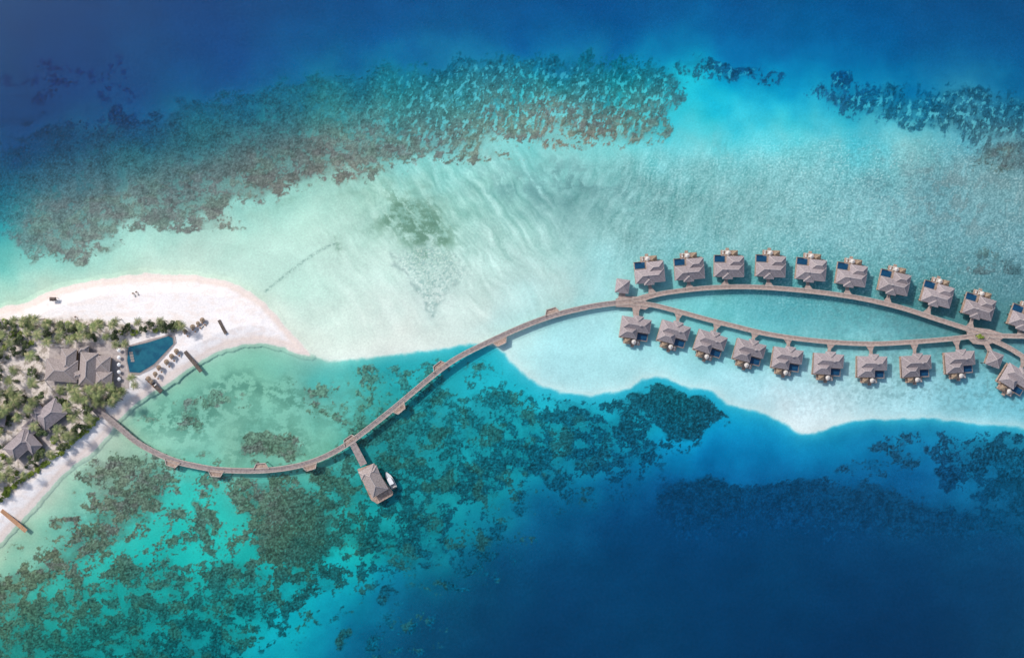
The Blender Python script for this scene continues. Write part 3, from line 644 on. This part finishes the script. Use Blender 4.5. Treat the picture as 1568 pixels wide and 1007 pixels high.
# ------------------------------------------------------------------ small timber piers
def pier(x0,y0,x1,y1,w,m,z=1.5,name='timber_pier'):
    a=W(x0,y0,z); b=W(x1,y1,z); e=bpy.data.objects.new(name,None); scene.collection.objects.link(e)
    mb=MB(); t=(b-a); L=t.length; t.normalize(); n=Vector((-t.y,t.x,0)); k=int(L/.3)
    for i in range(k):
        p=a+t*(i*L/k); q=a+t*((i+.88)*L/k)
        mb.prism([tuple((p+n*w/2)[:2]),tuple((q+n*w/2)[:2]),tuple((q-n*w/2)[:2]),tuple((p-n*w/2)[:2])],z-.08,z+random.uniform(0,.02))
    obj('planks',mb.mesh(name+'_planks',[m]),e)
    mb=MB()
    for s in (.38,-.38):
        mb.bar(a+n*w*s-Vector((0,0,.2)),b+n*w*s-Vector((0,0,.2)),.15,.22)
        for i in range(int(L/3)+1):
            p=a+t*min(L-.2,i*3+.2)+n*w*s; mb.cyl(p.x,p.y,-2.5,z-.3,.13,.13)
    obj('frame',mb.mesh(name+'_frame',[M_PILE]),e)
pier(283,538,308,569,1.7,M_PIERD); pier(224,578,247,600,1.9,M_PIERD); pier(335,490,346,511,1.4,M_PIERD,1.7)
pier(2,781,40,813,1.9,M_PIERL); 
# beach swing frame
def swing():
    mb=MB()
    for x in (-1.3,1.3):
        mb.bar((x,-1,0),(x,0,2.5),.14,.14); mb.bar((x,1,0),(x,0,2.5),.14,.14)
    mb.bar((-1.6,0,2.5),(1.6,0,2.5),.16,.16)
    mb.box(-.7,.7,-.3,.3,.6,.7); 
    for x in (-.6,.6): mb.bar((x,0,.7),(x,0,2.5),.05,.05)
    mb.hip(-1.6,1.6,-.9,.9,2.62,3.2)
    return mb.mesh('beach_swing',[M_PIERD])
p=W(84,458,1); obj('beach_swing',swing(),None,(p.x,p.y,.6),0,.9)

# ------------------------------------------------------------------ island buildings
def building(name,px,py,ang,parts,base=1.3,m=M_ROOF2,terr=None):
    e=bpy.data.objects.new(name,None); scene.collection.objects.link(e)
    p=W(px,py,5); e.location=(p.x,p.y,0); e.rotation_euler=(0,0,math.radians(-ang))
    r=MB(); w=MB(); f=MB()
    for i,(x0,x1,y0,y1,z0,z1) in enumerate(parts):
        r.hip(x0,x1,y0,y1,z0+i*.013,z1,0,1)
        w.box(x0+.7+i*.01,x1-.7-i*.01,y0+.7+i*.01,y1-.7-i*.01,base,z0,0)
        k=x0+1.4
        while k<x1-2.2:
            w.box(k,k+1.2,y0+.62+i*.01,y0+.68+i*.01,base+.3,z0-.4,1); w.box(k,k+1.2,y1-.68-i*.01,y1-.62-i*.01,base+.3,z0-.4,1); k+=2.2
    obj('roof',r.mesh(name+'_roof',[m,M_RIDGE]),e); obj('walls',w.mesh(name+'_walls',[M_WALL,M_GLASS]),e)
    if terr:
        for k,t in enumerate(terr): f.box(t[0],t[1],t[2],t[3],.9,base+.12+k*.03)
        obj('terrace',f.mesh(name+'_terrace',[M_PAVE]),e)
    return e
building('beach_restaurant',122,564,4,[(-15.5,-1,-6.5,3.5,4.8,7.2),(-9,-2,-2,8.5,5.0,6.9),(0,8.0,-7.5,7.5,5.0,7.6),(7,14.8,-7.6,-.5,4.8,6.8),(-3,2,-5,-1,4.6,6.0),(-1.5,3.2,7,10.5,4.2,5.6),(6.5,13.6,-.8,6.4,4.9,6.6)],terr=[(14.5,21.5,-8,9),(-16,14.5,-9,9),(-4,14,8.5,12)])
building('beach_villa',76,634,-38,[(-6.5,6.5,-4.5,4.5,4.6,7.0),(-7,-1,1,8,4.5,6.5)],m=M_ROOF,terr=[(-7.5,9,-7,6.5)])
building('beach_villa',33,678,-42,[(-8,5,-4,4,4.6,7.0),(0,6,-7,2,4.5,6.6)],m=M_ROOF,terr=[(-8.5,8,-8,5.5)])
building('beach_pavilion',46,655,-40,[(-3.4,3.4,-3,3,4.2,5.9)],m=M_ROOF)
building('beach_villa',-2,638,10,[(-7,3,-4,4,4.6,7.2)],m=M_ROOF)
# infinity pool
POOL=[(196,531),(225,524),(258,514),(265,517),(266,526),(252,541),(236,558),(214,571),(198,570),(194,552)]
def scalep(P,k):
    cx=sum(p[0] for p in P)/len(P); cy=sum(p[1] for p in P)/len(P)
    out=[]
    for x,y in P:
        d=math.hypot(x-cx,y-cy); out.append((x+(x-cx)/d*k,y+(y-cy)/d*k))
    return out
e=bpy.data.objects.new('infinity_pool',None); scene.collection.objects.link(e)
platform('surround',scalep(POOL,4.0),1.62,M_PAVE,e,.9); platform('coping',scalep(POOL,1.2),1.74,M_POOLR,e,.4); platform('pool_water',scalep(POOL,-.6),1.78,M_FLOORW,e,.2)
mb=MB(); 
for i in range(4):
    p=W(198+i*.8,540+i*4,1.8); mb.box(p.x,p.x+1.6,p.y-.5,p.y+.5,1.80,1.86)
obj('pool_steps',mb.mesh('pool_steps',[M_POOLR]),e)
# loungers + umbrellas
def lounger():
    mb=MB(); mb.box(-.35,.35,-1.0,.4,.28,.36,1); mb.face([(-.35,.4,.36),(.35,.4,.36),(.35,1.0,.75),(-.35,1.0,.75)],1)
    mb.box(-.33,.33,-.95,.4,.361,.46,0)
    for x in (-.3,.3):
        for y in (-.9,.4): mb.bar((x,y,0),(x,y,.3),.07,.07,1)
    mb.bar((-.3,.9,0),(-.3,.9,.65),.06,.06,1); mb.bar((.3,.9,0),(.3,.9,.65),.06,.06,1)
    return mb.mesh('sun_lounger',[M_CUSH,M_TEAK])
def umbrella(m):
    mb=MB(); mb.cyl(0,0,0,2.4,.05,.05,6,1)
    n=10; R=1.45
    for k in range(n):
        a=2*math.pi*k/n; b=2*math.pi*(k+1)/n; 
        mb.face([(R*math.cos(a),R*math.sin(a),2.1),(R*math.cos(b),R*math.sin(b),2.1),(0,0,2.75)],0)
        mb.face([(R*math.cos(b),R*math.sin(b),2.09),(R*math.cos(a),R*math.sin(a),2.09),(R*math.cos(a),R*math.sin(a),1.92),(R*math.cos(b),R*math.sin(b),1.92)],0)
    return mb.mesh('beach_umbrella',[m,M_TEAK])
LM=lounger(); UMT=umbrella(M_THATCH); UMW=umbrella(M_WHITE)
for i,(x,y) in enumerate([(270,536),(263,544),(255,553),(246,562),(238,571),(229,578),(296,500),(303,494),(310,490),(286,508),(232,585)]):
    p=W(x+random.uniform(-2,2),y+random.uniform(-1.5,1.5),2); obj('beach_umbrella',UMT,None,(p.x,p.y,1.35),random.random()*3,random.uniform(.6,.85))
    for s in (-.8,.8):
        a=math.radians(-40+random.uniform(-12,12)); obj('sun_lounger',LM,None,(p.x+s*math.cos(a)+.7,p.y+s*math.sin(a)-1.2,1.36),a+math.pi)
for i in range(5):
    p=W(183,536+i*11,2); obj('beach_umbrella',UMW,None,(p.x,p.y,1.45),i,.6)
for x,y in [(206,451),(211,449),(118,487)]:
    p=W(x,y,1); obj('sun_lounger',LM,None,(p.x,p.y,1.36),.6)

# ------------------------------------------------------------------ vegetation
def palm(seed):
    r=random.Random(seed); mb=MB(); h=6+r.random()*3; bx=r.uniform(-1.2,1.2); by=r.uniform(-1.2,1.2)
    segs=6
    for i in range(segs):
        t0=i/segs; t1=(i+1)/segs
        x0,y0=-bx*(1-t0)**2,-by*(1-t0)**2; x1,y1=-bx*(1-t1)**2,-by*(1-t1)**2
        mb.cyl(x0,y0,h*t0,h*t1,.24-.1*t0,.24-.1*t1,6,0,x1-x0,y1-y0)
    nf=r.randint(14,18)
    for k in range(nf):
        a=2*math.pi*k/nf+r.uniform(-.15,.15); L=r.uniform(2.7,3.8); up=r.uniform(.1,1.0); dry=1 if r.random()<.3 else 0
        ca,sa=math.cos(a),math.sin(a); ns=9; prev=None
        for s in range(ns+1):
            t=s/ns; d=L*(t-.12*t*t); zz=h+up*math.sin(t*2.0)*.9-1.7*t*t*(1.1-up*.6)
            p=Vector((ca*d,sa*d,zz))
            if prev is not None:
                wl=(.75*math.sin(math.pi*min(1,.12+t*.85))+.12)
                for sg in (1,-1):
                    side=Vector((-sa*sg,ca*sg,0)); fw=Vector((ca,sa,0))
                    tip=p+side*wl+fw*.28+Vector((0,0,-.22-r.random()*.12))
                    mb.face([prev,prev.lerp(p,.8),tip],1+dry)
            prev=p
    for k in range(4):
        a=r.random()*6.28; mb.cyl(.25*math.cos(a),.25*math.sin(a),h-.5,h-.15,.12,.12,5,0)
    return mb.mesh('palm_tree',[M_TRUNK,M_PALM,M_PALM2])
def bush(seed,R,hh,nl,ls,mleaf,trunk=True,name='tropical_tree'):
    r=random.Random(seed); mb=MB()
    if trunk:
        mb.cyl(0,0,0,hh*.45,.25,.16,6,0)
        for k in range(5):
            a=r.random()*6.28; mb.bar((0,0,hh*.4),(R*.5*math.cos(a),R*.5*math.sin(a),hh*.72),.12,.12,0)
    cl=[]
    for k in range(11):
        a=r.random()*6.28; d=R*.72*math.sqrt(r.random()); cl.append((d*math.cos(a),d*math.sin(a),hh*(.78-.25*(d/R)**2)+r.uniform(-.3,.3),R*r.uniform(.25,.42)))
    for k in range(nl):
        c=cl[k%len(cl)]
        v=Vector((r.gauss(0,1),r.gauss(0,1),abs(r.gauss(0,1))*.8)).normalized()*c[3]*(.65+.4*r.random())
        p=Vector(c[:3])+v; n=(v.normalized()+Vector((r.uniform(-.7,.7),r.uniform(-.7,.7),r.uniform(0,.9)))).normalized()
        t=n.orthogonal().normalized(); t.rotate(Matrix.Rotation(r.random()*6.28,3,n)); b2=n.cross(t); s=ls*r.uniform(.6,1.3)
        mb.face([p-t*s,p-b2*s*.5,p+t*s,p+b2*s*.5],1)
    return mb.mesh(name,[M_TRUNK,mleaf])
PALMS=[palm(i) for i in range(6)]
TREES=[bush(20+i,2.9,4.5,800,.30,M_LEAF) for i in range(4)]
SHR=[bush(40+i,1.9,1.9,420,.24,M_LEAF,False,'tropical_shrub') for i in range(3)]+[bush(50+i,1.8,1.7,420,.24,M_LEAFB,False,'tropical_shrub') for i in range(2)]
def inpoly(x,y,P):
    c=False; j=len(P)-1
    for i in range(len(P)):
        if (P[i][1]>y)!=(P[j][1]>y) and x<(P[j][0]-P[i][0])*(y-P[i][1])/(P[j][1]-P[i][1])+P[i][0]: c=not c
        j=i
    return c
EXC=[[(64,530),(194,520),(200,594),(64,594)],[(190,514),(275,505),(275,545),(215,582),(190,575)],[(52,614),(82,602),(106,640),(76,668),(52,645)],[(4,660),(40,638),(66,682),(36,710),(4,696)],
     [(0,585),(60,592),(100,602),(150,596),(152,603),(100,611),(55,604),(0,597)],[(66,560),(58,532),(64,532),(72,560)],[(20,530),(28,530),(40,600),(32,600)]]
def scatter(poly,n,kinds,mind,zb=1.2,exc=True,smin=.7,smax=1.1):
    xs=[p[0] for p in poly]; ys=[p[1] for p in poly]; placed=[]; tries=0
    while len(placed)<n and tries<n*40:
        tries+=1; x=random.uniform(min(xs),max(xs)); y=random.uniform(min(ys),max(ys))
        if not inpoly(x,y,poly): continue
        if exc and any(inpoly(x,y,E) for E in EXC): continue
        if any((x-a)**2+(y-b)**2<mind**2 for a,b in placed): continue
        placed.append((x,y)); k=random.choice(kinds)
        ms,nm,zt=k; p=W(x,y,zt); s=random.uniform(smin,smax)
        obj(nm,random.choice(ms),None,(p.x,p.y,zb),random.random()*6.28,(s,s,s*random.uniform(.85,1.1)))
PK=(PALMS,'palm_tree',7); TK=(TREES,'tropical_tree',4); SK=(SHR[:3],'tropical_shrub',1); SB=(SHR[3:],'tropical_shrub',1)
V1=[(-60,490),(0,488),(60,489),(120,494),(180,495),(280,494),(281,500),(200,515),(150,519),(110,523),(60,530),(-60,545)]
V2=[(-60,545),(58,534),(62,596),(50,612),(-60,650)]
V3=[(-60,640),(50,605),(100,600),(130,605),(148,640),(110,680),(60,712),(0,758),(-60,800)]
V4=[(90,595),(190,592),(176,616),(150,620),(120,612)]
scatter(V1,46,[PK,PK,TK],11); scatter(V1,64,[SK,SB,SK],6)
scatter(V2,32,[PK,PK,PK,TK],12); scatter(V2,26,[SK],8)
scatter(V3,56,[PK,PK,TK],11.5); scatter(V3,60,[SK,SK,SB],7)
scatter(V4,18,[PK],9); scatter(V4,12,[SK,SB],6)
hedge=[(150,640),(128,664),(100,690),(70,710),(45,730),(20,748),(0,766),(-40,796)]
for (a,b),(c,d) in zip(hedge[:-1],hedge[1:]):
    for k in range(7):
        t=(k+random.random())/7; p=W(a+(c-a)*t+random.uniform(-3,2),b+(d-b)*t+random.uniform(-4,1),1)
        obj('tropical_shrub',random.choice(SHR[3:]),None,(p.x,p.y,1.0),random.random()*6,random.uniform(.6,.95))
for x,y in [(178,492),(212,493),(246,492),(108,498),(190,527),(180,600),(205,590),(272,497),(118,498),(20,490),(45,487),(176,528),(200,578)]:
    p=W(x,y,7); obj('palm_tree',random.choice(PALMS),None,(p.x,p.y,1.2),random.random()*6,.8)
p=W(1503,515,4); obj('tropical_shrub',SHR[3],None,(p.x,p.y,DZ),0,(1.1,.7,.8))

# ------------------------------------------------------------------ light, sky, camera
el,az=math.radians(42),math.radians(310)
w=bpy.data.worlds.new('World'); scene.world=w; w.use_nodes=True; nt=w.node_tree
sk=nt.nodes.new('ShaderNodeTexSky'); sk.sky_type='NISHITA'; sk.sun_disc=False; sk.sun_elevation=el; sk.sun_rotation=az; sk.air_density=1.0; sk.dust_density=2.5
bg=nt.nodes['Background']; bg.inputs['Strength'].default_value=.15; nt.links.new(sk.outputs[0],bg.inputs[0])
ld=bpy.data.lights.new('sun','SUN'); ld.energy=3.1; ld.angle=math.radians(3.0); ld.color=(1,.97,.93)
lo=bpy.data.objects.new('sun',ld); scene.collection.objects.link(lo)
dv=Vector((math.sin(az)*math.cos(el),math.cos(az)*math.cos(el),math.sin(el))); lo.rotation_euler=dv.to_track_quat('Z','Y').to_euler(); lo.location=dv*300
cam=bpy.data.cameras.new('camera'); co_=bpy.data.objects.new('camera',cam); scene.collection.objects.link(co_)
co_.location=(0,0,H); co_.rotation_euler=(0,0,0); cam.sensor_width=36; cam.lens=36*H/(1568*S); cam.clip_start=1; cam.clip_end=60000
scene.camera=co_
scene.view_settings.view_transform='Standard'; scene.view_settings.look='None'; scene.view_settings.exposure=0
